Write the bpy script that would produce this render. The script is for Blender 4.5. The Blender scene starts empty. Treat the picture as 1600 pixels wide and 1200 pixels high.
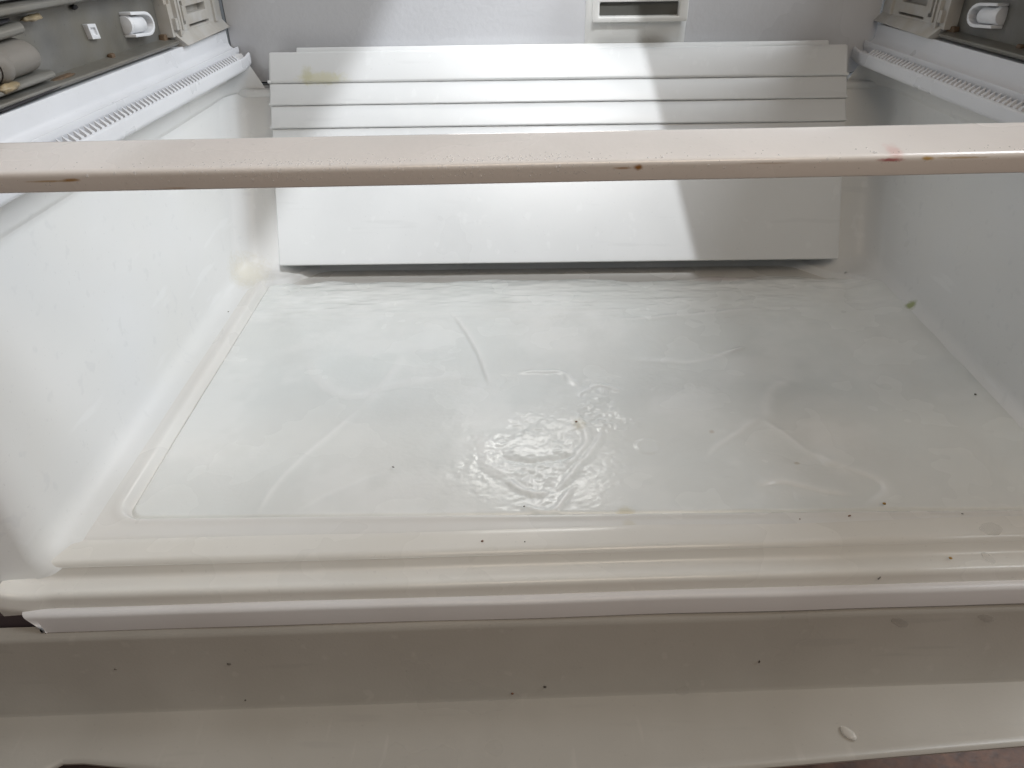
import bpy, bmesh, math, random
import numpy as np
from mathutils import Vector, Matrix, noise as mnoise

random.seed(7)
scene = bpy.context.scene
COL = scene.collection

# ------------------------------------------------------------------ camera
cam_d = bpy.data.cameras.new("camera"); cam = bpy.data.objects.new("camera", cam_d); COL.objects.link(cam)
scene.camera = cam
cam_d.sensor_width = 36.0; cam_d.lens = 1202.0 / 1600.0 * 36.0
cam_d.clip_start = 0.01; cam_d.clip_end = 50
_p, _y, _r = math.radians(32.8), math.radians(-0.5), math.radians(-0.9)
fwd = Vector((math.sin(_y) * math.cos(_p), math.cos(_y) * math.cos(_p), -math.sin(_p)))
rt = Vector((math.cos(_y), -math.sin(_y), 0)); up = rt.cross(fwd)
r2 = math.cos(_r) * rt + math.sin(_r) * up; u2 = -math.sin(_r) * rt + math.cos(_r) * up
M = Matrix((r2, u2, -fwd)).transposed().to_4x4(); M.translation = Vector((-0.05, -0.386, 0.40))
cam.matrix_world = M

# ------------------------------------------------------------------ world, lamps, exposure
world = bpy.data.worlds.new("World"); scene.world = world; world.use_nodes = True
bg = world.node_tree.nodes["Background"]
bg.inputs[0].default_value = (0.86, 0.93, 1.0, 1); bg.inputs[1].default_value = 0.125

def aim(o, target):
    o.rotation_euler = (Vector(target) - o.location).to_track_quat('-Z', 'Y').to_euler()

def area(name, loc, target, sx, sy, watts, color):
    d = bpy.data.lights.new(name, 'AREA'); d.shape = 'RECTANGLE'; d.size = sx; d.size_y = sy
    d.energy = watts; d.color = color
    o = bpy.data.objects.new(name, d); COL.objects.link(o); o.location = loc; aim(o, target); return o

area("window_light", (1.38, 0.22, 1.50), (-0.15, 0.20, 0.05), 1.1, 1.1, 36, (0.91, 0.955, 1.0))
area("kitchen_lamp", (0.12, -0.66, 1.00), (0.05, -0.08, 0.0), 0.7, 0.45, 4.0, (1.0, 0.83, 0.65))

area("added_glint_lamp", (-0.02, 0.585, 0.385), (-0.03, 0.10, 0.0), 0.22, 0.06, 0.30, (1.0, 0.98, 0.94))  # unseen lamp added at the back top to make glints on the ice

# the hard patch of daylight on the rear wall: one small lamp whose light is cut off by barn doors
SP = Vector((0.05, -0.50, 1.10))
bd = bpy.data.lights.new("daylight_beam", 'POINT'); bd.energy = 44; bd.color = (0.93, 0.96, 1.0); bd.shadow_soft_size = 0.006
bo = bpy.data.objects.new("daylight_beam", bd); COL.objects.link(bo); bo.location = SP
bd.use_nodes = True
def beam_mask():
    nt = bd.node_tree; N = nt.nodes; L = nt.links
    em = N["Emission"]
    geo = N.new("ShaderNodeNewGeometry")
    P1, P3 = Vector((0.099, 0.58, 0.246)), Vector((0.163, 0.48, 0.031))
    Q1, Q2 = Vector((-0.193, 0.605, 0.293)), Vector((-0.220, 0.605, 0.247))
    B1, B2 = Vector((-0.3, 0.474, 0.008)), Vector((0.3, 0.474, 0.008))
    mid = (Vector((-0.05, 0.54, 0.2)) - SP).normalized()
    prev = None
    for a, b, wd in ((P1, P3, 0.004), (Q1, Q2, 0.028), (B1, B2, 0.02)):
        n = (a - SP).cross(b - SP).normalized()
        if n.dot(mid) < 0: n = -n
        dt = N.new("ShaderNodeVectorMath"); dt.operation = 'DOT_PRODUCT'
        L.new(geo.outputs["Incoming"], dt.inputs[0]); dt.inputs[1].default_value = n
        mr = N.new("ShaderNodeMapRange"); mr.interpolation_type = 'SMOOTHSTEP'
        mr.inputs[1].default_value = -wd / 2; mr.inputs[2].default_value = wd / 2
        L.new(dt.outputs["Value"], mr.inputs[0])
        if prev is None: prev = mr.outputs[0]
        else:
            mu = N.new("ShaderNodeMath"); mu.operation = 'MULTIPLY'
            L.new(prev, mu.inputs[0]); L.new(mr.outputs[0], mu.inputs[1]); prev = mu.outputs[0]
    L.new(prev, em.inputs["Strength"])
beam_mask()

vs = scene.view_settings
vs.view_transform = 'Standard'; vs.look = 'None'; vs.exposure = 0.0; vs.gamma = 1.0; vs.use_curve_mapping = False
scene.render.engine = 'CYCLES'
scene.cycles.max_bounces = 6; scene.cycles.diffuse_bounces = 4; scene.cycles.glossy_bounces = 3; scene.cycles.transmission_bounces = 4

# ------------------------------------------------------------------ materials
def mat(name, col, rough=0.4, var=0.03, vscale=18, bump=0.0, bscale=300, coat=0.0, spec=0.5, metal=0.0, sss=0.0,
        stains=(), tint=None, tint_scale=9, tint_amt=0.25, rvar=0.1, specks=0.0, trans=0.0, ior=1.46, bump2=0.0, bscale2=60, scuff=0.0, frost=False):
    m = bpy.data.materials.new(name); m.use_nodes = True
    nt = m.node_tree; N = nt.nodes; L = nt.links
    b = N["Principled BSDF"]
    tc = N.new("ShaderNodeTexCoord")
    def noise(scale, detail=4, rough_=0.55):
        n = N.new("ShaderNodeTexNoise"); n.inputs["Scale"].default_value = scale
        n.inputs["Detail"].default_value = detail; n.inputs["Roughness"].default_value = rough_
        L.new(tc.outputs["Object"], n.inputs["Vector"]); return n
    def ramp(sock, a, c0, e, c1):
        mr = N.new("ShaderNodeMapRange"); L.new(sock, mr.inputs[0])
        mr.inputs[1].default_value = a; mr.inputs[2].default_value = e
        mr.inputs[3].default_value = c0; mr.inputs[4].default_value = c1; return mr.outputs[0]
    def mix(fac, a, c):
        x = N.new("ShaderNodeMix"); x.data_type = 'RGBA'
        if isinstance(fac, float): x.inputs[0].default_value = fac
        else: L.new(fac, x.inputs[0])
        for s, v in ((6, a), (7, c)):
            if isinstance(v, tuple): x.inputs[s].default_value = (*v, 1)
            else: L.new(v, x.inputs[s])
        return x.outputs[2]
    n1 = noise(vscale, 3)
    lo = tuple(c * (1 - var * 2) for c in col); hi = tuple(min(1, c * (1 + var)) for c in col)
    out = mix(ramp(n1.outputs[0], 0.3, 0.0, 0.7, 1.0), lo, hi)
    if tint:
        n2 = noise(tint_scale, 2)
        out = mix(ramp(n2.outputs[0], 0.30, 0.0, 0.75, tint_amt), out, tint)
    if specks:
        n3 = noise(330, 1)
        out = mix(ramp(n3.outputs[0], 0.72, 0.0, 0.77, specks), out, tuple(c * 0.35 for c in col))
    if scuff:
        for (sx, sy, sz), lo_, hi_, k in (((9, 70, 70), 0.64, 0.70, 0.86), ((75, 11, 60), 0.65, 0.71, 1.10)):
            mp = N.new("ShaderNodeVectorMath"); mp.operation = 'MULTIPLY'; L.new(tc.outputs["Object"], mp.inputs[0]); mp.inputs[1].default_value = (sx, sy, sz)
            ns = N.new("ShaderNodeTexNoise"); ns.inputs["Scale"].default_value = 1.0; ns.inputs["Detail"].default_value = 2; L.new(mp.outputs[0], ns.inputs["Vector"])
            out = mix(ramp(ns.outputs[0], lo_, 0.0, hi_, scuff), out, tuple(min(1, c * k) for c in col))
    if stains:
        nw = noise(260, 3)
        sub = N.new("ShaderNodeVectorMath"); sub.operation = 'SUBTRACT'; L.new(nw.outputs["Color"], sub.inputs[0]); sub.inputs[1].default_value = (.5, .5, .5)
        for (pos, rad, scol, amt) in stains:
            s0 = N.new("ShaderNodeVectorMath"); s0.operation = 'SUBTRACT'; L.new(tc.outputs["Object"], s0.inputs[0]); s0.inputs[1].default_value = pos
            s1 = N.new("ShaderNodeVectorMath"); s1.operation = 'MULTIPLY'; L.new(s0.outputs[0], s1.inputs[0]); s1.inputs[1].default_value = tuple(1 / r for r in rad)
            s2 = N.new("ShaderNodeVectorMath"); s2.operation = 'MULTIPLY_ADD'; L.new(sub.outputs[0], s2.inputs[0]); s2.inputs[1].default_value = (0.9, 0.9, 0.9); L.new(s1.outputs[0], s2.inputs[2])
            ln = N.new("ShaderNodeVectorMath"); ln.operation = 'LENGTH'; L.new(s2.outputs[0], ln.inputs[0])
            mr = N.new("ShaderNodeMapRange"); mr.interpolation_type = 'SMOOTHSTEP'; L.new(ln.outputs["Value"], mr.inputs[0])
            mr.inputs[1].default_value = 1.15; mr.inputs[2].default_value = 0.3; mr.inputs[3].default_value = 0.0; mr.inputs[4].default_value = amt
            out = mix(mr.outputs[0], out, scol)
    if frost:
        at = N.new("ShaderNodeAttribute"); at.attribute_name = "frost"
        out = mix(at.outputs["Fac"], out, (0.93, 0.93, 0.915))  # clouding of the ice plus highlights painted along its ridges
    L.new(out, b.inputs["Base Color"])
    L.new(ramp(n1.outputs[0], 0.3, max(0.02, rough - rvar), 0.7, min(1, rough + rvar)), b.inputs["Roughness"])
    b.inputs["Specular IOR Level"].default_value = spec; b.inputs["Metallic"].default_value = metal
    b.inputs["Coat Weight"].default_value = coat; b.inputs["Coat Roughness"].default_value = 0.12
    b.inputs["IOR"].default_value = ior
    if trans: b.inputs["Transmission Weight"].default_value = trans
    if sss:
        b.inputs["Subsurface Weight"].default_value = sss
        b.inputs["Subsurface Radius"].default_value = (1, 1, 1); b.inputs["Subsurface Scale"].default_value = 0.004
    last = None
    for st, sc in ((bump, bscale), (bump2, bscale2)):
        if st:
            nb = noise(sc, 2); bp = N.new("ShaderNodeBump"); bp.inputs["Strength"].default_value = st
            bp.inputs["Distance"].default_value = 0.001
            L.new(nb.outputs[0], bp.inputs["Height"])
            if last: L.new(last, bp.inputs["Normal"])
            last = bp.outputs[0]
    if last: L.new(last, b.inputs["Normal"])
    return m

WHITE = (0.74, 0.745, 0.745)
M_liner = mat("liner_plastic", WHITE, 0.42, 0.015, 7, scuff=0.35, specks=0.12, bump=0.03, bscale=220, tint=(0.70, 0.68, 0.60), tint_scale=6, tint_amt=0.25,
              stains=[((-0.375, 0.475, 0.012), (0.03, 0.03, 0.03), (0.55, 0.50, 0.36), 0.45),
                      ((0.386, 0.377, 0.005), (0.0060, 0.008, 0.012), (0.24, 0.29, 0.06), 0.8)])
M_floor = mat("floor_plastic", (0.74, 0.735, 0.71), 0.28, 0.02, 8, bump=0.04, bscale=200, tint=(0.72, 0.66, 0.60), tint_scale=7, tint_amt=0.35, coat=0.2,
              stains=[((0.391, 0.384, 0.002), (0.010, 0.010, 0.012), (0.10, 0.13, 0.02), 0.9),
                      ((0.032, 0.040, 0.0), (0.006, 0.006, 0.01), (0.60, 0.54, 0.38), 0.3)])
M_lip = mat("lip_plastic", (0.75, 0.73, 0.685), 0.26, 0.025, 10, bump=0.05, bscale=160, tint=(0.72, 0.67, 0.58), tint_scale=8, tint_amt=0.3, coat=0.25, specks=0.12)
M_trim = mat("trim_plastic", (0.72, 0.705, 0.70), 0.35, 0.02, 12, bump=0.06, bscale=120, tint=(0.6, 0.52, 0.46), tint_scale=9, tint_amt=0.25)
M_panel = mat("panel_plastic", (0.70, 0.71, 0.71), 0.36, 0.02, 9, scuff=0.35, bump=0.05, bscale=260, coat=0.05,
              stains=[((-0.275, 0.560, 0.216), (0.035, 0.03, 0.008), (0.60, 0.57, 0.33), 0.55),
                      ((-0.292, 0.563, 0.220), (0.008, 0.02, 0.012), (0.52, 0.50, 0.30), 0.5)], specks=0.08)
M_upper = mat("wall_enamel", (0.60, 0.61, 0.635), 0.30, 0.015, 8, bump=0.35, bscale=170, coat=0.1)
M_bar = mat("bar_plastic", (0.775, 0.73, 0.69), 0.24, 0.02, 16, bump=0.07, bscale=330, tint=(0.74, 0.675, 0.635), tint_scale=14, tint_amt=0.5, coat=0.5,
            bump2=0.12, bscale2=90, specks=0.15,
            stains=[((0.013, 0.0045, 0.2790), (0.0030, 0.006, 0.0020), (0.30, 0.13, 0.02), 0.95),
                    ((0.005, 0.0045, 0.2788), (0.0050, 0.006, 0.0008), (0.35, 0.17, 0.05), 0.7),
                    ((-0.289, 0.0, 0.2772), (0.013, 0.006, 0.0007), (0.42, 0.25, 0.08), 0.7),
                    ((-0.277, 0.0, 0.2776), (0.006, 0.006, 0.0011), (0.38, 0.20, 0.05), 0.9),
                    ((0.142, 0.0070, 0.2806), (0.008, 0.006, 0.0011), (0.36, 0.09, 0.09), 0.9),
                    ((0.145, 0.010, 0.2838), (0.005, 0.012, 0.0050), (0.66, 0.38, 0.35), 0.5),
                    ((0.161, 0.0070, 0.2810), (0.004, 0.006, 0.0012), (0.45, 0.27, 0.05), 0.9),
                    ((0.178, 0.0070, 0.2812), (0.016, 0.006, 0.0007), (0.42, 0.28, 0.12), 0.7),
                    ((0.080, 0.0060, 0.2800), (0.014, 0.006, 0.0006), (0.45, 0.35, 0.28), 0.6),
                    ((-0.225, 0.0, 0.2722), (0.010, 0.006, 0.0007), (0.45, 0.30, 0.18), 0.5)])
M_front = mat("grey_panel_plastic", (0.42, 0.39, 0.345), 0.33, 0.04, 9, bump=0.10, bscale=420, tint=(0.36, 0.325, 0.275), tint_scale=11, tint_amt=0.4, scuff=0.5, bump2=0.05, bscale2=40, specks=0.12)
M_rail = mat("rail_plastic", (0.68, 0.69, 0.715), 0.33, 0.02, 14, bump=0.05, bscale=200, specks=0.1)
M_grey = mat("slide_metal", (0.165, 0.163, 0.155), 0.48, 0.16, 30, bump=0.12, bscale=350, metal=0.25, tint=(0.14, 0.125, 0.09), tint_scale=22, tint_amt=0.7, specks=0.4)
M_greylite = mat("slide_flange_metal", (0.20, 0.196, 0.18), 0.4, 0.08, 30, bump=0.08, bscale=300, metal=0.3, tint=(0.15, 0.125, 0.085), tint_scale=16, tint_amt=0.5)
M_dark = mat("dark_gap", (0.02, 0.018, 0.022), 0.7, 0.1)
M_brk = mat("bracket_plastic", (0.43, 0.42, 0.40), 0.5, 0.05, 40, bump=0.1, bscale=300, tint=(0.32, 0.27, 0.20), tint_scale=45, tint_amt=0.6, specks=0.3)
M_whitep = mat("roller_plastic", (0.70, 0.71, 0.73), 0.35, 0.03, 40, bump=0.04)
M_tan = mat("motor_cover_plastic", (0.21, 0.195, 0.175), 0.5, 0.06, 30, bump=0.08, tint=(0.17, 0.145, 0.115), tint_scale=25, tint_amt=0.4)
M_rust = mat("rusty_metal", (0.13, 0.085, 0.05), 0.7, 0.2, 200, bump=0.3, bscale=500)
M_grease = mat("amber_grease", (0.30, 0.235, 0.14), 0.35, 0.15, 120, bump=0.3, bscale=300)
M_slot = mat("vent_slate", (0.10, 0.10, 0.09), 0.6, 0.05)
M_vent = mat("vent_plastic", (0.68, 0.68, 0.66), 0.35, 0.02)
M_gap = mat("gasket_rubber", (0.075, 0.055, 0.06), 0.55, 0.08)
M_ice = mat("ice", (0.765, 0.79, 0.775), 0.24, 0.03, 11, bump=0.10, bscale=230, coat=0.35, sss=0.5, frost=True, tint=(0.76, 0.72, 0.68), tint_scale=5, tint_amt=0.4, rvar=0.12,
            ior=1.36, bump2=0.06, bscale2=70,
            stains=[((0.032, 0.058, -0.003), (0.008, 0.008, 0.02), (0.60, 0.55, 0.38), 0.5),
                    ((0.121, 0.162, -0.003), (0.003, 0.003, 0.02), (0.42, 0.33, 0.25), 0.45),
                    ((0.181, 0.115, -0.003), (0.003, 0.0025, 0.02), (0.38, 0.31, 0.2), 0.5),
                    ((0.20, 0.475, -0.003), (0.06, 0.010, 0.02), (0.55, 0.40, 0.38), 0.35),
                    ((0.005, 0.173, -0.003), (0.007, 0.010, 0.02), (0.55, 0.50, 0.34), 0.5),
                    ((0.386, 0.377, 0.005), (0.0060, 0.008, 0.012), (0.24, 0.29, 0.06), 0.8)])
M_water = mat("water", (1, 1, 1), 0.02, 0, 5, trans=1.0, ior=1.33, rvar=0.0)
M_mist = mat("water_mist", (0.85, 0.85, 0.84), 0.05, 0, 5, ior=1.33, rvar=0.0, spec=0.8)
M_mist.node_tree.nodes["Principled BSDF"].inputs["Alpha"].default_value = 0.25
def film(name, c, a):
    m = mat(name, c, 0.03, 0, 5, ior=1.33, rvar=0.0, spec=0.7); m.node_tree.nodes["Principled BSDF"].inputs["Alpha"].default_value = a; return m
M_film = film("water_film", (0.48, 0.45, 0.40), 0.14); M_wet = film("wet_spot", (0.78, 0.77, 0.74), 0.25); M_bead = film("water_bead", (0.74, 0.70, 0.64), 0.45)
M_wood = mat("brown_floor", (0.17, 0.088, 0.056), 0.5, 0.35, 60, bump=0.3, bscale=120, tint=(0.09, 0.04, 0.025), tint_scale=35, tint_amt=0.7)

def crumb_mat(name, c): return mat(name, c, 0.6, 0.2, 300, bump=0.2, bscale=800)
M_cd = crumb_mat("dark_crumb", (0.11, 0.095, 0.075)); M_cb = crumb_mat("brown_crumb", (0.20, 0.085, 0.04))
M_cy = crumb_mat("amber_crumb", (0.42, 0.24, 0.05)); M_cg = crumb_mat("grey_crumb", (0.20, 0.18, 0.15))

# ------------------------------------------------------------------ helpers
def mesh(name, verts, faces, m, parent=None, smooth=40, bevel=0.0, segs=2, loc=None):
    me = bpy.data.meshes.new(name)
    me.from_pydata([tuple(map(float, v)) for v in verts], [], faces); me.validate(); me.update()
    bm = bmesh.new(); bm.from_mesh(me); bmesh.ops.recalc_face_normals(bm, faces=bm.faces)
    if bevel:
        es = [e for e in bm.edges if len(e.link_faces) == 2 and e.calc_face_angle(0) > math.radians(25)]
        bmesh.ops.bevel(bm, geom=es, offset=bevel, segments=segs, profile=0.5, affect='EDGES', clamp_overlap=True)
    bm.to_mesh(me); bm.free()
    if smooth:
        me.shade_smooth(); me.set_sharp_from_angle(angle=math.radians(smooth))
    me.materials.append(m)
    o = bpy.data.objects.new(name, me); COL.objects.link(o)
    if parent: o.parent = parent
    if loc: o.location = loc
    return o

def tag(o, label=None, cat=None, group=None, kind=None):
    if label: o["label"] = label
    if cat: o["category"] = cat
    if group: o["group"] = group
    if kind: o["kind"] = kind
    return o

BF = [(0, 1, 2, 3), (7, 6, 5, 4), (0, 4, 5, 1), (1, 5, 6, 2), (2, 6, 7, 3), (3, 7, 4, 0)]
def box(name, x0, x1, y0, y1, z0, z1, m, parent=None, bevel=0.001, segs=2):
    v = [(x0, y0, z0), (x1, y0, z0), (x1, y1, z0), (x0, y1, z0), (x0, y0, z1), (x1, y0, z1), (x1, y1, z1), (x0, y1, z1)]
    return mesh(name, v, BF, m, parent, bevel=bevel, segs=segs)

def rounded(pts, radii, n=5):
    """round the corners of an open or closed 2D polyline (open: ends kept)"""
    out = []
    k = len(pts)
    for i, p in enumerate(pts):
        r = radii[i] if isinstance(radii, (list, tuple)) else radii
        if i in (0, k - 1) or r <= 0: out.append(p); continue
        a = Vector(pts[i - 1]) - Vector(p); c = Vector(pts[i + 1]) - Vector(p)
        d = min(r, a.length * 0.49, c.length * 0.49)
        A = Vector(p) + a.normalized() * d; Cc = Vector(p) + c.normalized() * d
        for j in range(n + 1):
            t = j / n
            q = A * (1 - t) ** 2 + Vector(p) * 2 * t * (1 - t) + Cc * t * t
            out.append(tuple(q))
    return out

def extrude_x(name, prof, xs, m, parent=None, closed=True, wob=None, smooth=35, caps=True):
    """profile of (y, z) swept along x; wob(x) -> (dy, dz)"""
    V, F = [], []
    n = len(prof)
    for x in xs:
        dy, dz = wob(x) if wob else (0, 0)
        for (y, z) in prof: V.append((x, y + dy, z + dz))
    for i in range(len(xs) - 1):
        for j in range(n if closed else n - 1):
            a, b = i * n + j, i * n + (j + 1) % n
            F.append((a, b, b + n, a + n))
    if closed and caps:
        F.append(tuple(range(n))); F.append(tuple(range((len(xs) - 1) * n, len(xs) * n)))
    return mesh(name, V, F, m, parent, smooth=smooth)

def extrude_y(name, prof, ys, m, parent=None, closed=True, dzf=None, smooth=35):
    V, F = [], []
    n = len(prof)
    for y in ys:
        dz = dzf(y) if dzf else 0
        for (x, z) in prof: V.append((x, y, z + dz))
    for i in range(len(ys) - 1):
        for j in range(n if closed else n - 1):
            a, b = i * n + j, i * n + (j + 1) % n
            F.append((a, b, b + n, a + n))
    if closed:
        F.append(tuple(range(n))); F.append(tuple(range((len(ys) - 1) * n, len(ys) * n)))
    return mesh(name, V, F, m, parent, smooth=smooth)

def relief(us, vs_, rects, base, P):
    """stepped plate: cells over the break points, each at the height of the last rect that covers it. P(u,v,h)->xyz"""
    us = sorted(set(us + [r[0] for r in rects] + [r[1] for r in rects])); vs_ = sorted(set(vs_ + [r[2] for r in rects] + [r[3] for r in rects]))
    nu, nv = len(us) - 1, len(vs_) - 1
    H = [[base] * nv for _ in range(nu)]
    for i in range(nu):
        for j in range(nv):
            uc, vc = (us[i] + us[i + 1]) / 2, (vs_[j] + vs_[j + 1]) / 2
            for (a, b, c, d, h) in rects:
                if a < uc < b and c < vc < d: H[i][j] = h
    V, F = [], []
    def quad(*ps):
        k = len(V); V.extend(P(*p) for p in ps); F.append((k, k + 1, k + 2, k + 3))
    for i in range(nu):
        for j in range(nv):
            h = H[i][j]; a, b, c, d = us[i], us[i + 1], vs_[j], vs_[j + 1]
            quad((a, c, h), (b, c, h), (b, d, h), (a, d, h))
            h2 = H[i + 1][j] if i + 1 < nu else 0
            if h2 != h: quad((b, c, h), (b, c, h2), (b, d, h2), (b, d, h))
            h2 = H[i][j + 1] if j + 1 < nv else 0
            if h2 != h: quad((a, d, h), (a, d, h2), (b, d, h2), (b, d, h))
            if i == 0: quad((a, c, h), (a, c, 0), (a, d, 0), (a, d, h))
            if j == 0: quad((a, c, h), (a, c, 0), (b, c, 0), (b, c, h))
    return V, F

def weld(o, dist=1e-5, bevel=0.0):
    bm = bmesh.new(); bm.from_mesh(o.data); bmesh.ops.remove_doubles(bm, verts=bm.verts, dist=dist)
    bmesh.ops.recalc_face_normals(bm, faces=bm.faces)
    if bevel:
        es = [e for e in bm.edges if len(e.link_faces) == 2 and e.calc_face_angle(0) > math.radians(25)]
        bmesh.ops.bevel(bm, geom=es, offset=bevel, segments=2, profile=0.5, affect='EDGES', clamp_overlap=True)
    bm.to_mesh(o.data); bm.free(); o.data.shade_smooth(); o.data.set_sharp_from_angle(angle=math.radians(40)); return o

_L = {}
def vnoise(X, Y, s, seed):
    if seed not in _L: _L[seed] = np.random.RandomState(seed).rand(512, 512)
    T = _L[seed]; x = X * s + 100.3; y = Y * s + 57.7
    i = np.floor(x).astype(int); j = np.floor(y).astype(int); fx = x - i; fy = y - j
    fx = fx * fx * fx * (fx * (fx * 6 - 15) + 10); fy = fy * fy * fy * (fy * (fy * 6 - 15) + 10)
    g = lambda a, b: T[a % 512, b % 512]
    return (g(i, j) * (1 - fx) + g(i + 1, j) * fx) * (1 - fy) + (g(i, j + 1) * (1 - fx) + g(i + 1, j + 1) * fx) * fy - 0.5

def polydist(X, Y, pts, sub=8):
    """distance to a smoothed polyline, signed side, and position 0..1 along it"""
    P = np.array(pts, float)
    if len(P) > 2:                       # catmull-rom
        Q = np.vstack([2 * P[0] - P[1], P, 2 * P[-1] - P[-2]]); out = []
        for i in range(1, len(Q) - 2):
            for k in range(sub):
                t = k / sub
                out.append(0.5 * ((2 * Q[i]) + (-Q[i - 1] + Q[i + 1]) * t + (2 * Q[i - 1] - 5 * Q[i] + 4 * Q[i + 1] - Q[i + 2]) * t * t + (-Q[i - 1] + 3 * Q[i] - 3 * Q[i + 1] + Q[i + 2]) * t ** 3))
        out.append(P[-1]); P = np.array(out)
    D = np.full(X.shape, 9.0); S = np.zeros(X.shape); U = np.zeros(X.shape); n = len(P) - 1
    for k in range(n):
        a, b = P[k], P[k + 1]; d = b - a; l2 = d @ d + 1e-12
        t = np.clip(((X - a[0]) * d[0] + (Y - a[1]) * d[1]) / l2, 0, 1)
        dd = np.hypot(X - a[0] - t * d[0], Y - a[1] - t * d[1])
        s = np.sign(d[0] * (Y - a[1]) - d[1] * (X - a[0]))
        w = dd < D; D = np.where(w, dd, D); S = np.where(w, s, S); U = np.where(w, (k + t) / n, U)
    return D, S, U

def sstep(x, a, b):
    t = np.clip((x - a) / (b - a), 0, 1); return t * t * (3 - 2 * t)

def grid_mesh(name, xs, ys, Z, m, parent=None, smooth=60):
    nx, ny = len(xs), len(ys)
    X, Y = np.meshgrid(xs, ys, indexing='ij')
    V = np.stack([X.ravel(), Y.ravel(), Z.ravel()], 1)
    idx = np.arange(nx * ny).reshape(nx, ny)
    F = np.stack([idx[:-1, :-1].ravel(), idx[1:, :-1].ravel(), idx[1:, 1:].ravel(), idx[:-1, 1:].ravel()], 1)
    me = bpy.data.meshes.new(name)
    me.vertices.add(len(V)); me.vertices.foreach_set("co", V.astype(np.float32).ravel())
    me.loops.add(F.size); me.loops.foreach_set("vertex_index", F.astype(np.int32).ravel())
    me.polygons.add(len(F)); me.polygons.foreach_set("loop_start", np.arange(0, F.size, 4, dtype=np.int32))
    me.polygons.foreach_set("loop_total", np.full(len(F), 4, np.int32))
    me.update(calc_edges=True); me.validate(); me.shade_smooth()
    me.materials.append(m); o = bpy.data.objects.new(name, me); COL.objects.link(o)
    if parent: o.parent = parent
    return o

# ------------------------------------------------------------------ setting
fl = mesh("floor", [(-2, -2.2, -0.30), (2, -2.2, -0.30), (2, 0.9, -0.30), (-2, 0.9, -0.30)], [(0, 1, 2, 3)], M_wood, smooth=0)
tag(fl, "dark reddish brown floor showing at the bottom corners", kind="structure")

# ------------------------------------------------------------------ the freezer compartment
FZ = bpy.data.objects.new("freezer_compartment", None); COL.objects.link(FZ)
tag(FZ, "open white freezer compartment with ridged rear panel, side rails and front cross bar", "freezer")

HW = 0.392            # half width at the floor
FRONT_SKEW = lambda x: 0.018 * (x + 0.374) / 0.686    # the lip sits a touch askew
# floor pan with the shallow recess the ice lies in
def rrect(X, Y, x0, x1, y0, y1, r):
    cx, cy, hx, hy = (x0 + x1) / 2, (y0 + y1) / 2, (x1 - x0) / 2, (y1 - y0) / 2
    qx, qy = np.abs(X - cx) - hx + r, np.abs(Y - cy) - hy + r
    return np.hypot(np.maximum(qx, 0), np.maximum(qy, 0)) + np.minimum(np.maximum(qx, qy), 0) - r
REC = (-0.361, 0.40, 0.050, 0.60, 0.022)
xs = np.concatenate([np.linspace(-0.405, -0.372, 8), np.linspace(-0.370, -0.345, 26), np.linspace(-0.34, 0.405, 150)])
ys = np.concatenate([np.linspace(0.0, 0.036, 10), np.linspace(0.038, 0.075, 38), np.linspace(0.08, 0.60, 90)])
X, Y = np.meshgrid(xs, ys, indexing='ij')
d = rrect(X, Y, *REC)
Z = -0.008 * sstep(-d, 0.0, 0.008) + 0.0007 * np.exp(-((d - 0.002) / 0.004) ** 2) + 0.0003 * vnoise(X, Y, 14, 3) * np.clip((Y - 0.03) / 0.03, 0, 1) - 0.0030 * sstep(-Y, -0.030, -0.018)
Y2 = Y + FRONT_SKEW(X) * np.clip(1 - Y / 0.05, 0, 1)
pan = grid_mesh("floor_pan", xs, ys, Z, M_floor, FZ)
co = np.empty(len(pan.data.vertices) * 3, np.float32); pan.data.vertices.foreach_get("co", co)
co = co.reshape(-1, 3); co[:, 1] = Y2.ravel() + 0.004 * (np.clip(1 - Y.ravel() / 0.05, 0, 1)); pan.data.vertices.foreach_set("co", co.ravel()); pan.data.update()

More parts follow.
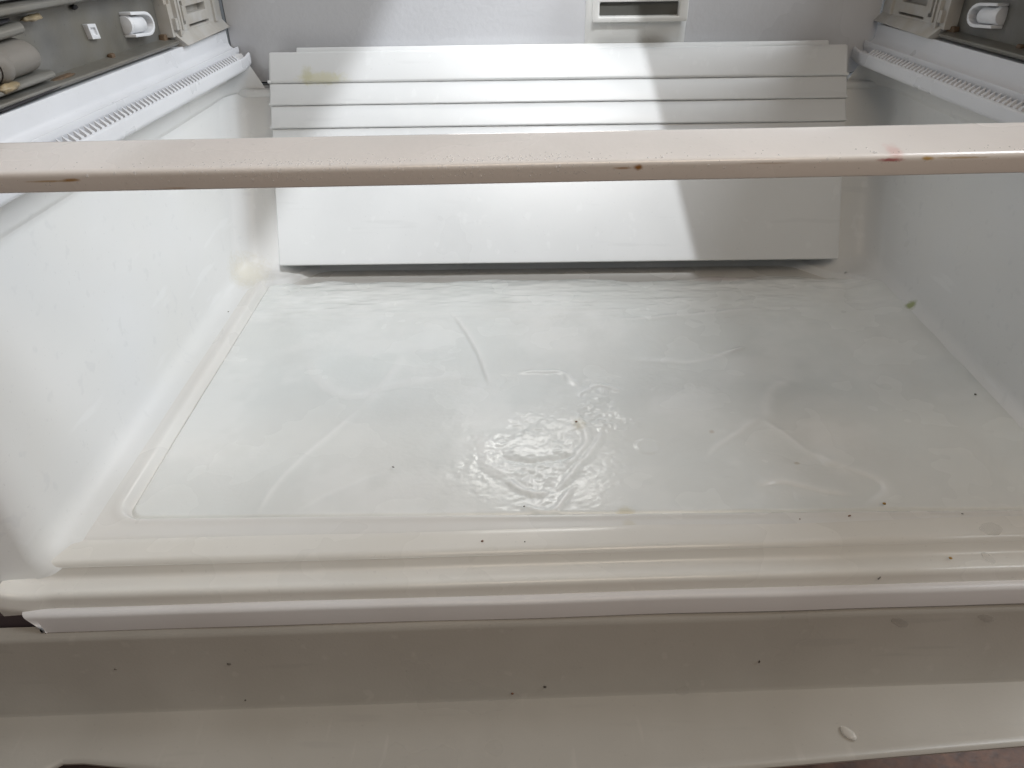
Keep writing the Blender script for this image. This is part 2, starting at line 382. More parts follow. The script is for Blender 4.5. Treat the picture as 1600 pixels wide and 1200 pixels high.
# walls: level curves (U shaped in plan, open to the front) lofted upwards
def tub():
    fr = 0.020
    levels = [(fr, -0.014)]
    for k in range(7):
        a = k / 6 * math.pi / 2
        levels.append((fr * (1 - math.sin(a)), 0.0002 + fr * (1 - math.cos(a))))
    for z in (0.05, 0.09, 0.13, 0.17, 0.198): levels.append((-0.010 * (z - 0.02) / 0.23, z))
    levels += [(-0.0078, 0.2035), (-0.0072, 0.205), (-0.0048, 0.2075), (-0.0042, 0.210), (-0.0046, 0.225), (-0.0048, 0.252)]
    V, F = [], []
    npl = None
    for inset, z in levels:
        x = HW - inset
        yb = 0.492 + min(z, 0.205) * 0.465 - inset
        # tilt of the beads: they drop a little towards the back
        pts = [(-x - 0.0, 0.012)]
        pts = []
        # front flare on the left and right edge
        for (fy, fx) in ((-0.024, 0.042), (-0.016, 0.031), (-0.008, 0.019), (0.000, 0.0065), (0.004, 0.0010)):
            pts.append((-x - fx, fy))
        for y in np.linspace(0.03, yb - 0.035, 12): pts.append((-x, y))
        R_ = 0.030
        for k in range(1, 8):
            a = k / 8 * math.pi / 2; pts.append((-x + R_ - R_ * math.cos(a), yb - R_ + R_ * math.sin(a)))
        for t in (-0.352, -0.345, -0.335, -0.325, -0.312, -0.30, -0.285, -0.15, 0, 0.15, 0.285, 0.30, 0.312, 0.325, 0.335, 0.345, 0.352):
            k = min(1.0, max(0.0, (0.347 - abs(t)) / 0.06)); k = k * k * (3 - 2 * k) * max(0.0, min(1.0, (0.17 - z) / 0.05))
            pts.append((t, yb + 0.05 * k))
        for k in range(1, 8):
            a = k / 8 * math.pi / 2; pts.append((x - R_ + R_ * math.sin(a), yb - R_ + R_ * math.cos(a)))
        for y in np.linspace(yb - 0.035, 0.03, 12): pts.append((x, y))
        for (fy, fx) in reversed(((-0.024, 0.042), (-0.016, 0.031), (-0.008, 0.019), (0.000, 0.0065), (0.004, 0.0010))):
            pts.append((x + fx, fy + 0.018))
        npl = len(pts)
        for (px, py) in pts:
            zz = z - (0.026 * (py - 0.12) if z > 0.199 else 0) if abs(px) > HW - 0.03 else (z if z < 0.2 else min(z, 0.2005))
            f = max(0.0, min(1.0, (0.006 - (py - (0.018 if px > 0 else 0))) / 0.03)) if py < 0.03 else 0.0
            if f > 0:
                if z < 0.03: zz = max(-0.0235, z - 0.0235 * f ** 0.7 * (1 - max(z, 0) / 0.03))
                px += math.copysign(max(inset, 0) * min(1, f * 2.5), px)
            V.append((px, py, zz))
    for i in range(len(levels) - 1):
        for j in range(npl - 1):
            a = i * npl + j
            F.append((a, a + 1, a + 1 + npl, a + npl))
    return mesh("wall_liner", V, F, M_liner, FZ, smooth=70)
tub()
# shelf behind the top of the sloped rear wall
box("rear_shelf", -0.392, 0.392, 0.586, 0.622, 0.190, 0.2003, M_liner, FZ, bevel=0.004)

# front lip: floor edge, step, ledge, second step
prof = [(0.034, -0.0016), (0.026, 0.0003), (0.0055, 0.0002), (0.0010, -0.0110), (-0.0150, -0.0100), (-0.0180, -0.023), (-0.012, -0.045), (0.02, -0.045), (0.034, -0.012)]
prof = rounded(prof, [0, 0.004, 0.0045, 0.0035, 0.0045, 0.003, 0.002, 0, 0], 6)
lip_x = list(np.linspace(-0.412, -0.37, 12)) + list(np.linspace(-0.36, 0.44, 80))
def lipwob(x):
    return FRONT_SKEW(x), 0.0004 * (mnoise.noise((x * 9, 1.3, 0)))
fl_ = extrude_x("front_lip", prof, lip_x, M_lip, FZ, wob=lipwob)
for v in fl_.data.vertices:
    t = max(0.0, min(1.0, (-v.co.x - 0.380) / 0.030))
    v.co.z += 0.008 * t * t * (1.0 if v.co.z > -0.03 else 0.3); v.co.y -= 0.004 * t
tp = rounded([(-0.014, -0.0205), (-0.0205, -0.0205), (-0.0235, -0.0225), (-0.0255, -0.0365), (-0.014, -0.0365), (-0.014, -0.0206)], [0, 0.002, 0.002, 0.001, 0, 0], 4)
def trimwob(x):
    s = FRONT_SKEW(x); return s + 0.0006 * mnoise.noise((x * 11, 0.2, 0)), 0.0007 * mnoise.noise((x * 7, 5.0, 0))
tr = extrude_x("trim_strip", tp, list(np.linspace(-0.398, 0.44, 80)), M_trim, FZ, wob=trimwob)
for v in tr.data.vertices:           # the strip's left end is cut at a slant
    if v.co.x < -0.39: v.co.x += (-0.0205 - v.co.z) * 0.95
# dark gasket showing left of the strip and in the gap under it
g = box("gasket", -0.47, 0.44, -0.020, 0.03, -0.060, -0.024, M_gap, FZ, bevel=0.001)
for v in g.data.vertices: v.co.y += FRONT_SKEW(v.co.x)

# rear panel: sloped, lapped strips over one tall lower field
PY0, PZ0 = 0.475, 0.0195; PD = Vector((0, 0.105, 0.226)); PN = Vector((0, -0.907, 0.421))
def pp(x, t, h): q = Vector((x, PY0, PZ0)) + PD * t + PN * h; return tuple(q)
BP = bpy.data.objects.new("back_panel", None); COL.objects.link(BP); BP.parent = FZ
def field(name, t0, t1, h0, h1, x0=-0.3375, x1=0.3385, bev=0.0016):
    # a strip whose lower edge stands h0 proud and whose upper edge h1
    V = []
    for x in (x0, x1):
        V += [pp(x, t0, h0), pp(x, t1, h1), pp(x, t1, -0.022), pp(x, t0, -0.022)]
    return mesh(name, V, [(0, 1, 2, 3), (7, 6, 5, 4), (0, 4, 5, 1), (1, 5, 6, 2), (2, 6, 7, 3), (3, 7, 4, 0)], M_panel, BP, bevel=bev, segs=3)
field("lower_field", 0.0, 0.6405, 0.0, 0.0)
field("strip", 0.6415, 0.745, 0.0032, 0.0008)
field("strip", 0.746, 0.846, 0.0032, 0.0008)
field("strip", 0.847, 0.990, 0.0032, 0.0, bev=0.003)
field("top_lip", 0.985, 1.015, -0.0045, -0.006, x0=-0.306, x1=0.318)
for s, x in ((-1, -0.3375), (1, 0.3385)):       # little locating tabs at the ends of the laps
    for t in (0.6425, 0.747, 0.848):
        V = [pp(x + a * 0.0022 - s * 0.0005, t + b * 0.012, h) for a in (-1, 1) for b in (0, 1) for h in (-0.010, 0.0026)]
        mesh("tab", V, [(0, 1, 3, 2), (4, 6, 7, 5), (0, 4, 5, 1), (2, 3, 7, 6), (0, 2, 6, 4), (1, 5, 7, 3)], M_panel, BP, bevel=0.0008)

# upper rear wall with rounded lower corners and the dark seam round it
def rsheet(name, x0, x1, z0, z1, r, y0, y1, m, parent):
    pts = []
    for cx, a0 in ((x0 + r, math.pi), (x1 - r, 1.5 * math.pi)):
        for k in range(9):
            a = a0 + k / 8 * math.pi / 2
            pts.append((cx + r * math.cos(a), z0 + r + r * math.sin(a)))
    pts += [(x1, z1), (x0, z1)]
    n = len(pts); V = [(x, y0, z) for x, z in pts] + [(x, y1, z) for x, z in pts]
    F = [tuple(range(n)), tuple(range(2 * n - 1, n - 1, -1))] + [(i, (i + 1) % n, (i + 1) % n + n, i + n) for i in range(n)]
    return mesh(name, V, F, m, parent, smooth=30, bevel=0.0015)
UW = rsheet("upper_back_wall", -0.3885, 0.3795, 0.2045, 0.62, 0.030, 0.605, 0.640, M_upper, FZ)
rsheet("wall_seam", -0.3915, 0.3825, 0.2015, 0.62, 0.032, 0.612, 0.645, M_dark, FZ)

# vent on the upper rear wall
VT = bpy.data.objects.new("vent", None); COL.objects.link(VT); VT.parent = FZ
vp = rounded([(0.6048, 0.236), (0.598, 0.243), (0.5845, 0.268), (0.5845, 0.330), (0.6048, 0.330)], [0, 0.006, 0.006, 0, 0], 5)
vb = extrude_x("housing", vp, [0.034, 0.0355, 0.039, 0.044, 0.142, 0.147, 0.1505, 0.152], M_vent, VT, smooth=50)
for v in vb.data.vertices:     # round the ends
    x = v.co.x; e = min(x - 0.034, 0.152 - x); k = max(0, 1 - e / 0.010)
    v.co.y += (0.6048 - v.co.y) * (k * k) * 0.85
Vv, Fv = relief([0.040, 0.148], [0.2695, 0.330], [(0.0475, 0.1375, 0.2755, 0.2905, 0.001)], 0.009, lambda u, v, h: (u, 0.5845 - h, v))
weld(mesh("bezel", Vv, Fv, M_vent, VT), bevel=0.0018)
box("slot_back", 0.0476, 0.1374, 0.5828, 0.5833, 0.2756, 0.2904, M_slot, VT, bevel=0)

# ---- side rails and slide channels, one of each per side
RS = -0.031           # rails drop slightly towards the back
def side(s, xo, zo):
    """s = -1 left, +1 right: local 'u' is the distance inboard from x = -0.41 (mirrored on the right)"""
    Xf = (lambda u: -0.410 + u) if s < 0 else (lambda u: 0.410 + xo - u)
    dz = lambda y: RS * (y - 0.14) + zo
    rail = bpy.data.objects.new("side_rail", None); COL.objects.link(rail); rail.parent = FZ
    rail["label"] = "white toothed rail on the bright left wall" if s < 0 else "white toothed rail on the shaded right wall"
    yl = list(np.linspace(-0.03, 0.603, 30))
    # web: vertical strip turning into a ledge with a thin upturned edge
    p = [(0.004, 0.278), (0.020, 0.278), (0.0205, 0.262), (0.025, 0.2580), (0.0295, 0.2575), (0.0300, 0.2600), (0.0312, 0.2600), (0.0316, 0.2545), (0.028, 0.246), (0.004, 0.246)]
    p = rounded(p, [0, 0.001, 0.004, 0.003, 0.0005, 0.0005, 0.0005, 0.001, 0, 0], 4)
    extrude_y("rail_web", [(Xf(u), z) for u, z in p], yl, M_rail, rail, dzf=dz)
    # toothed lip standing inboard of the ledge, with an upturned end at the back
    p = [(0.028, 0.2465), (0.0415, 0.2465), (0.0435, 0.2520), (0.0455, 0.2505), (0.0455, 0.2395), (0.043, 0.2365), (0.030, 0.2380)]
    p = rounded(p, [0, 0.001, 0.0015, 0.0015, 0.003, 0.002, 0], 4)
    yl2 = list(np.linspace(-0.03, 0.580, 30)) + [0.586, 0.592, 0.597]
    lip = extrude_y("rack_lip", [(Xf(u), z) for u, z in p], yl2, M_rail, rail, dzf=lambda y: dz(y) + (0.0028 * ((y - 0.58) / 0.017) if y > 0.58 else 0))
    # gear teeth
    V, F = [], []
    y = -0.02
    while y < 0.555:
        k = len(V); z = dz(y)
        for (u, zz, hw) in ((0.0438, 0.2480, 0.0024), (0.0438, 0.2525, 0.0022), (0.0385, 0.2500, 0.0010), (0.0380, 0.2572, 0.0005)):
            V += [(Xf(u), y - hw, zz + z), (Xf(u), y + hw, zz + z)]
        F += [(k, k + 1, k + 3, k + 2), (k + 4, k + 6, k + 7, k + 5), (k + 2, k + 3, k + 7, k + 6), (k, k + 2, k + 6, k + 4), (k + 1, k + 5, k + 7, k + 3), (k, k + 4, k + 5, k + 1)]
        y += 0.0082
    t = mesh("gear_teeth", V, F, M_rail, rail, smooth=20); t["kind"] = "stuff"
    # raised plate and little screw stub on the wall under the rail
    Xw = (lambda u: -0.3975 + u) if s < 0 else (lambda u: 0.3975 - u)
    pl = [(0.425, 0.2265), (0.44, 0.2175), (0.452, 0.2145), (0.560, 0.2110), (0.575, 0.2105), (0.575, 0.238), (0.425, 0.2420)]
    n = len(pl)
    V = [(Xw(0.0), y, z) for y, z in pl] + [(Xw(0.0075), y, z) for y, z in pl]
    mesh("wall_boss", V, [tuple(range(n)), tuple(range(n, 2 * n))] + [(i, (i + 1) % n, (i + 1) % n + n, i + n) for i in range(n)], M_liner, rail, bevel=0.0022, segs=3)
    V, F = [], []
    for k, (u, r) in enumerate(((0.0, 0.0045), (0.010, 0.0040), (0.012, 0.0026), (0.012, 0.001))):
        for j in range(10):
            a = j / 10 * math.tau; V.append((Xw(u), 0.378 + r * math.cos(a), 0.2335 + r * math.sin(a)))
    for k in range(3):
        for j in range(10):
            a, b = k * 10 + j, k * 10 + (j + 1) % 10; F.append((a, b, b + 10, a + 10))
    F.append(tuple(range(30, 40)))
    mesh("screw_stub", V, F, M_brk, rail, smooth=50)

    # ---- slide channel
    ch = bpy.data.objects.new("slide_channel", None); COL.objects.link(ch); ch.parent = FZ
    ch["label"] = "grey metal slide channel above the left rail" if s < 0 else "grey metal slide channel above the right rail"
    ycl = list(np.linspace(-0.06, 0.600, 24))
    p = [(0.002, 0.262), (0.006, 0.262), (0.006, 0.352), (0.002, 0.352)]
    extrude_y("channel_plate", [(Xf(u), z) for u, z in p], ycl, M_grey, ch, dzf=dz)
    ycl2 = list(np.linspace(-0.06, 0.455, 24))
    p = rounded([(0.006, 0.2795), (0.017, 0.2795), (0.0215, 0.2825), (0.0215, 0.2845), (0.016, 0.2855), (0.006, 0.287)], [0, 0.002, 0.002, 0.001, 0.003, 0], 4)
    extrude_y("lower_flange", [(Xf(u), z) for u, z in p], ycl2, M_greylite, ch, dzf=dz)
    p = rounded([(0.006, 0.331), (0.016, 0.333), (0.0215, 0.3345), (0.0215, 0.3385), (0.014, 0.340), (0.006, 0.3405)], [0, 0.002, 0.002, 0.001, 0.003, 0], 4)
    extrude_y("upper_flange", [(Xf(u), z) for u, z in p], ycl, M_greylite, ch, dzf=dz)
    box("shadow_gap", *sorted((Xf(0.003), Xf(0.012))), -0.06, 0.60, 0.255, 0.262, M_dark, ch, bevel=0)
    # roller in its arched housing (open towards the front)
    yc, zc = 0.396, 0.3005 + dz(0.396) + 0.006
    out, inn = [], []
    def arch(hl, hh, off):
        q = [(-hl, -hh), ]
        for k in range(9):
            a = -math.pi / 2 + k / 8 * math.pi; q.append((hl * 0.35 + off + hl * 0.75 * math.cos(a), hh * math.sin(a)))
        q.append((-hl, hh)); return q
    A, B = arch(0.022, 0.0105, 0.0), arch(0.022, 0.0078, -0.003)
    n = len(A)
    def RP(u, q): return (Xf(u), yc + q[0], zc + q[1] - 0.10 * q[0])
    V = [RP(0.006, q) for q in A] + [RP(0.0165, q) for q in A] + [RP(0.0165, q) for q in B] + [RP(0.006, q) for q in B]
    F = []
    for j in range(n - 1):
        F += [(j, j + 1, n + j + 1, n + j), (n + j, n + j + 1, 2 * n + j + 1, 2 * n + j), (2 * n + j, 2 * n + j + 1, 3 * n + j + 1, 3 * n + j)]
    F += [(0, n, 2 * n, 3 * n), (n - 1, 2 * n - 1, 3 * n - 1, 4 * n - 1)]
    mesh("roller_housing", V, F, M_whitep, ch, smooth=30, bevel=0.0006)
    V, F = [], []
    prof_ = [(-0.016, 0.0), (-0.016, 0.0066), (-0.0145, 0.0072), (0.010, 0.0072), (0.0112, 0.0066), (0.0112, 0.0)]
    for (a, r) in prof_:
        for j in range(20):
            th = j / 20 * math.tau; V.append((Xf(0.0095 + r * math.cos(th)), yc + a - 0.004, zc + r * math.sin(th) - 0.10 * a))
    for k in range(len(prof_) - 1):
        for j in range(20):
            a, b = k * 20 + j, k * 20 + (j + 1) % 20; F.append((a, b, b + 20, a + 20))
    mesh("roller", V, F, M_whitep, ch, smooth=40)
    # bearing hub at the roller's front end
    V, F = [], []
    for (a, r) in ((-0.0235, 0.0), (-0.0235, 0.0020), (-0.0225, 0.0075), (-0.0185, 0.0088), (-0.0185, 0.0)):
        for j in range(16):
            th = j / 16 * math.tau; V.append((Xf(0.0085 + 0.9 * r * math.cos(th)), yc + a, zc + r * math.sin(th) + 0.002))
    for k in range(4):
        for j in range(16):
            a, b = k * 16 + j, k * 16 + (j + 1) % 16; F.append((a, b, b + 16, a + 16))
    mesh("roller_hub", V, F, M_whitep, ch, smooth=40)
    # end bracket with slots, ribs and a sloped foot
    sl = RS
    def BPt(u, v, h): return (Xf(0.006 + h), u, v + sl * (u - 0.14) + zo)
    rects = [(0.463, 0.468, 0.288, 0.345, 0.0165), (0.474, 0.478, 0.292, 0.340, 0.0155), (0.482, 0.492, 0.296, 0.318, 0.008), (0.4845, 0.490, 0.300, 0.314, 0.0145),
             (0.500, 0.556, 0.3050, 0.3125, 0.0035), (0.520, 0.536, 0.3165, 0.3225, 0.0035), (0.500, 0.560, 0.2925, 0.2950, 0.0035),
             (0.456, 0.462, 0.294, 0.305, 0.0165), (0.452, 0.459, 0.318, 0.340, 0.010), (0.575, 0.583, 0.290, 0.345, 0.015), (0.465, 0.474, 0.2885, 0.2925, 0.0150)]
    Vv, Fv = relief([0.452, 0.6030], [0.288, 0.345], rects, 0.0125, BPt)
    weld(mesh("bracket", Vv, Fv, M_brk, ch), bevel=0.0008)
    V = [BPt(u, v, h) for (u, v, h) in ((0.456, 0.2905, 0.0125), (0.6030, 0.2905, 0.0125), (0.6030, 0.2815, 0.0205), (0.466, 0.2785, 0.0205), (0.456, 0.2905, 0.002), (0.6030, 0.2905, 0.002), (0.6030, 0.2775, 0.002), (0.466, 0.2755, 0.002))]
    mesh("bracket_foot", V, BF, M_brk, ch, bevel=0.001)
    V = [BPt(u, v, h) for (u, v, h) in ((0.443, 0.279, 0.006), (0.462, 0.2785, 0.006), (0.458, 0.291, 0.006), (0.446, 0.2915, 0.006), (0.443, 0.279, 0.0), (0.462, 0.2785, 0.0), (0.458, 0.291, 0.0), (0.446, 0.2915, 0.0))]
    mesh("rust_clip", V, BF, M_rust, ch, bevel=0.001)
    # small debris knob at the channel's lower edge
    box("rust_lug", *sorted((Xf(0.006), Xf(0.011))), 0.330, 0.337, 0.2840 + dz(0.33), 0.2895 + dz(0.33), M_rust, ch, bevel=0.0015)
    if s < 0:
        def q(u, v, h): return (Xf(0.006 + h), u, v)
        Vv, Fv = relief([0.307, 0.321], [0.2985, 0.3105], [(0.310, 0.318, 0.3015, 0.3075, 0.0022)], 0.004, lambda u, v, h: (Xf(0.006 + h), u + (v - 0.3) * -0.25, v + (u - 0.31) * -0.1))
        weld(mesh("clip_window", Vv, Fv, M_whitep, ch), bevel=0.0004)
        # rounded drive cover, slide end caps
        V, F = [], []
        rows = []
        for (yy, k) in ((0.02, 1), (0.20, 1), (0.208, 0.96), (0.213, 0.8), (0.2155, 0.5)):
            for j in range(15):
                a = -math.pi / 2 + j / 14 * math.pi
                V.append((Xf(0.006 + 0.015 * max(0, math.cos(a)) * k), yy - 0.008 * (math.sin(a) * 0.5 + 0.5) + (0.006 if yy < .1 else 0), 0.3045 + 0.0125 * k * math.sin(a)))
        for i in range(4):
            for j in range(14):
                a = i * 15 + j; F.append((a, a + 1, a + 16, a + 15))
        F.append(tuple(range(60, 75)))
        mesh("drive_cover", V, F, M_tan, ch, smooth=45)
        V, F = [], []
        for (yy, k) in ((0.157, 1.0), (0.160, 1.12), (0.168, 1.12), (0.171, 1.0)):
            for j in range(15):
                a = -math.pi / 2 + j / 14 * math.pi
                V.append((Xf(0.006 + 0.016 * max(0, math.cos(a)) * k), yy - 0.008 * (math.sin(a) * 0.5 + 0.5), 0.3045 + 0.0127 * k * math.sin(a)))
        for i in range(3):
            for j in range(14):
                a = i * 15 + j; F.append((a, a + 1, a + 16, a + 15))
        mesh("cover_ring", V, F, M_tan, ch, smooth=45)
        extrude_y("slide_cap", [(Xf(u), z) for u, z in rounded([(0.006, 0.3185), (0.016, 0.3185), (0.018, 0.322), (0.016, 0.3265), (0.006, 0.3265)], [0, 0.003, 0.003, 0.003, 0], 4)], [0.03, 0.19, 0.198, 0.2015], M_greylite, ch)
        extrude_y("slide_arm", [(Xf(u), z) for u, z in rounded([(0.006, 0.2865), (0.019, 0.2865), (0.020, 0.289), (0.018, 0.292), (0.006, 0.2925)], [0, 0.002, 0.002, 0.002, 0], 4)], [0.02, 0.214, 0.218], M_greylite, ch, dzf=lambda y: -0.02 * (y - 0.2))
        for nm, (yy, zz, uu, rx, ry, rz), mm in (("grease_blob", (0.158, 0.2915, 0.019, 0.004, 0.011, 0.003), M_grease), ("grease_smear", (0.224, 0.326, 0.012, 0.004, 0.012, 0.0022), M_grease),
                                                  ("grime_clump", (0.236, 0.2825, 0.014, 0.004, 0.018, 0.0016), M_rust), ("grime_clump", (0.172, 0.3285, 0.012, 0.005, 0.024, 0.0016), M_dark), ("grime_clump", (0.185, 0.2800, 0.0185, 0.003, 0.05, 0.0012), M_dark), ("grime_clump", (0.296, 0.3245, 0.008, 0.002, 0.004, 0.002), M_dark)):
            bm = bmesh.new(); bmesh.ops.create_icosphere(bm, subdivisions=3, radius=1.0)
            for v in bm.verts:
                k = 1 + 0.35 * mnoise.noise(v.co * 2.1 + Vector((yy * 90, 0, 0)))
                v.co = Vector((Xf(uu) + v.co.x * rx * k, yy + v.co.y * ry * k, zz + v.co.z * rz * k))
            me = bpy.data.meshes.new(nm); bm.to_mesh(me); bm.free(); me.shade_smooth(); me.materials.append(mm)
            o = bpy.data.objects.new(nm, me); COL.objects.link(o); o.parent = ch
    # white liner above the channel
    extrude_y("upper_side_wall", [(Xf(u), z) for u, z in rounded([(0.0, 0.342), (0.018, 0.342), (0.018, 0.36), (0.014, 0.46), (0.0, 0.46)], [0, 0.004, 0.004, 0, 0], 4)], ycl, M_upper, FZ, dzf=dz)
    # plain wall behind rail and channel
    box("side_backing", *sorted((Xf(0.0), Xf(-0.01))), -0.02, 0.60, 0.235, 0.36, M_liner, FZ, bevel=0)
side(-1, 0, 0.0)
side(1, -0.012, -0.003)

# ---- cross bar over the front
ring = [(0.02, 0.2832), (0.036, 0.2858), (0.0405, 0.2830), (0.0405, 0.2610), (0.0012, 0.2687), (-0.0005, 0.2797), (0.02, 0.28319)]
ring = rounded(ring, [0, 0.0025, 0.002, 0.002, 0.0010, 0.0034, 0], 6)[:-1]
def barwob(x): return (0.008 * (x + 0.31) / 0.52, 0.0003 * mnoise.noise((x * 6, 3, 3)) + 0.0012 * (x + 0.31) / 0.52 + 0.0022)
cb = extrude_x("cross_bar", ring, list(np.linspace(-0.405, 0.405, 120)), M_bar, FZ, wob=barwob, smooth=50)
V, F = [], []
rb = random.Random(5)
def bar_top(y): return 0.2797 + (y + 0.0005) * 0.0062 / 0.0365
for q in range(620):
    x = rb.uniform(-0.33, 0.24) if q % 3 == 0 else rb.gauss(-0.16, 0.035) if q % 3 == 1 else rb.gauss(-0.055, 0.03)
    if q < 340: yy = abs(rb.gauss(0, 0.004)) + 0.002; zz = bar_top(yy); nrm = Vector((0, -0.16, 0.98))
    else: yy = -0.0003; zz = rb.uniform(0.2725, 0.2790); nrm = Vector((0, -0.98, 0.1)); yy += (0.2797 - zz) * 0.15
    dy, dz_ = barwob(x); c = Vector((x, yy + dy, zz + dz_)); r = rb.uniform(0.00022, 0.00055) * (1.5 if rb.random() < 0.08 else 1)
    e1 = Vector((1, 0, 0)); e2 = nrm.cross(e1); k = len(V)
    for (rr, hh) in ((1.0, -0.1), (0.8, 0.5)):
        for j in range(6):
            a = j / 6 * math.tau; V.append(c + e1 * (r * rr * math.cos(a)) + e2 * (r * rr * 1.3 * math.sin(a)) + nrm * (r * hh))
    V.append(c + nrm * (r * 0.8))
    for j in range(6):
        F += [(k + j, k + (j + 1) % 6, k + 6 + (j + 1) % 6, k + 6 + j), (k + 6 + j, k + 6 + (j + 1) % 6, k + 12)]
cd = mesh("condensation_droplets", V, F, M_mist, cb, smooth=80); cd["kind"] = "stuff"
cb["label"] = "pinkish beige cross bar with frost and rust spots"

# ------------------------------------------------------------------ ice sheet in the recess
def ice():
    x0, x1, y0, y1 = -0.362, 0.396, 0.044, 0.486
    xs = np.linspace(x0, x1, 700); ys = np.linspace(y0, y1, 420)
    X, Y = np.meshgrid(xs, ys, indexing='ij')
    base = -0.0045 + 0.0016 * vnoise(X, Y, 7, 11) + 0.0007 * vnoise(X, Y, 22, 12)
    # slow domes: more relief right of centre
    act = np.exp(-(((X + 0.02) / 0.085) ** 2 + ((Y - 0.15) / 0.085) ** 2)) + 0.8 * np.exp(-(((X - 0.07) / 0.09) ** 2 + ((Y - 0.21) / 0.04) ** 2)) \
        + 0.6 * np.exp(-(((X - 0.10) / 0.14) ** 2 + ((Y - 0.40) / 0.06) ** 2)) + 0.35 * np.exp(-(((X - 0.19) / 0.10) ** 2 + ((Y - 0.11) / 0.06) ** 2))
    base += act * (0.25 + 1.1 * sstep(vnoise(X, Y, 30, 42), -0.15, 0.25)) * (0.0011 * vnoise(X, Y, 60, 13) + 0.0007 * vnoise(X, Y * 0.8, 150, 14) + 0.0005 * vnoise(X, Y, 330, 15))
    core = 0.42 * np.exp(-(((X + 0.028) / 0.046) ** 2 + ((Y - 0.108) / 0.062) ** 2)) * (0.25 + 1.3 * sstep(vnoise(X, Y, 38, 41), -0.15, 0.22))
    base += core * (0.0012 * vnoise(X * 0.8, Y, 230, 16) + 0.0004 * vnoise(X * 0.7, Y, 95, 17) + 0.0009 * vnoise(X, Y, 400, 20))
    base *= 1.0
    # streaks along the back
    bk = sstep(Y, 0.33, 0.44)
    base += bk * (0.0012 * vnoise(X * 0.25, Y, 110, 18) + 0.0006 * vnoise(X * 0.35, Y, 240, 19))
    frost = np.zeros(X.shape)  # ridge paleness: glossy highlights and trapped air put into the colour
    def jit(a): return X + 0.004 * vnoise(X, Y, 55, 21) * a, Y + 0.004 * vnoise(X, Y, 55, 22) * a
    def ridge(pts, h, w, j=1.0, taper=True):
        nonlocal base, frost
        a, b = jit(j); D, S, U = polydist(a, b, pts)
        k = np.clip(np.minimum(U, 1 - U) * 6 + 0.15, 0, 1) if taper else 1.0
        w = w * 1.5
        frost = np.maximum(frost, k * np.exp(-(D / (0.55 * w)) ** 2) * (0.38 if h > 0 else 0.15))
        base = base + 0.75 * h * k * np.exp(-(D / w) ** 2)
    def step(pts, h, w, reach, j=0.8):
        nonlocal base, frost
        a, b = jit(j); D, S, U = polydist(a, b, pts)
        k = np.clip(np.minimum(U, 1 - U) * 5, 0, 1)
        w = w * 1.7
        frost = np.maximum(frost, 0.42 * k * np.exp(-(np.where(S * D * np.sign(h) > 0, D / (1.6 * w + 0.002), D / (0.5 * w))) ** 2))
        base = base + 1.0 * k * h * sstep(S * D, -w, w) * np.exp(-(D / reach) ** 2)
    step([(-0.128, 0.395), (-0.112, 0.36), (-0.096, 0.315), (-0.085, 0.27), (-0.077, 0.234)], 0.0016, 0.0012, 0.03, 0.3)
    step([(-0.265, 0.305), (-0.262, 0.28), (-0.251, 0.255), (-0.226, 0.226), (-0.201, 0.22), (-0.173, 0.236), (-0.118, 0.252), (-0.070, 0.252)], 0.0009, 0.0035, 0.03, 0.4)
    ridge([(-0.253, 0.061), (-0.241, 0.111), (-0.197, 0.199)], 0.0011, 0.0026, 0.2)
    step([(-0.197, 0.199), (-0.177, 0.265), (-0.172, 0.303)], -0.0008, 0.003, 0.03, 0.3)
    ridge([(-0.155, 0.115), (-0.20, 0.085), (-0.225, 0.06)], -0.0006, 0.003, 0.4)
    ridge([(-0.052, 0.26), (-0.024, 0.265), (-0.005, 0.259), (0.009, 0.232)], 0.0018, 0.0022)
    ridge([(0.009, 0.225), (0.03, 0.237), (0.05, 0.225)], 0.0014, 0.0022)
    ridge([(0.002, 0.195), (0.009, 0.155), (0.002, 0.133), (-0.013, 0.111)], 0.0022, 0.0026)
    ridge([(0.023, 0.16), (0.010, 0.130), (0.0, 0.115), (-0.02, 0.083)], 0.0020, 0.0022)
    ridge([(-0.061, 0.096), (-0.045, 0.084), (-0.025, 0.079)], 0.0020, 0.0020)
    ridge([(-0.050, 0.068), (-0.030, 0.058), (-0.018, 0.066), (-0.005, 0.088)], 0.0016, 0.0018)
    ridge([(-0.066, 0.125), (-0.034, 0.122), (0.002, 0.130)], -0.0022, 0.0022, 0.7)
    step([(-0.085, 0.165), (-0.080, 0.12), (-0.061, 0.095)], 0.0010, 0.003, 0.02)
    ridge([(0.17, 0.181), (0.134, 0.153), (0.106, 0.127)], 0.0013, 0.0035, 1.5)
    ridge([(0.17, 0.181), (0.195, 0.134), (0.22, 0.099)], 0.0012, 0.0032, 1.5)
    ridge([(0.172, 0.18), (0.19, 0.22), (0.212, 0.245)], 0.0012, 0.006, 1.2)
    step([(0.139, 0.086), (0.16, 0.091), (0.188, 0.080), (0.216, 0.074)], 0.0014, 0.0014, 0.02)
    step([(0.200, 0.112), (0.213, 0.109), (0.236, 0.095), (0.238, 0.079), (0.213, 0.061)], 0.0013, 0.0015, 0.02)
    ridge([(0.058, 0.372), (0.11, 0.377), (0.16, 0.383), (0.228, 0.394)], 0.0012, 0.003)
    ridge([(0.068, 0.285), (0.126, 0.281), (0.161, 0.293), (0.187, 0.308)], 0.0010, 0.0035)
    ridge([(0.165, 0.296), (0.178, 0.303), (0.187, 0.308)], 0.0013, 0.0020)
    # low round disc
    D = np.hypot(X - 0.061, Y - 0.141); base += 0.0006 * (1 - sstep(D, 0.009, 0.012))
    # thin out towards the recess rim and the walls
    d = rrect(X, Y, *REC)
    Zf = -0.008 * sstep(-d, 0.0, 0.008)
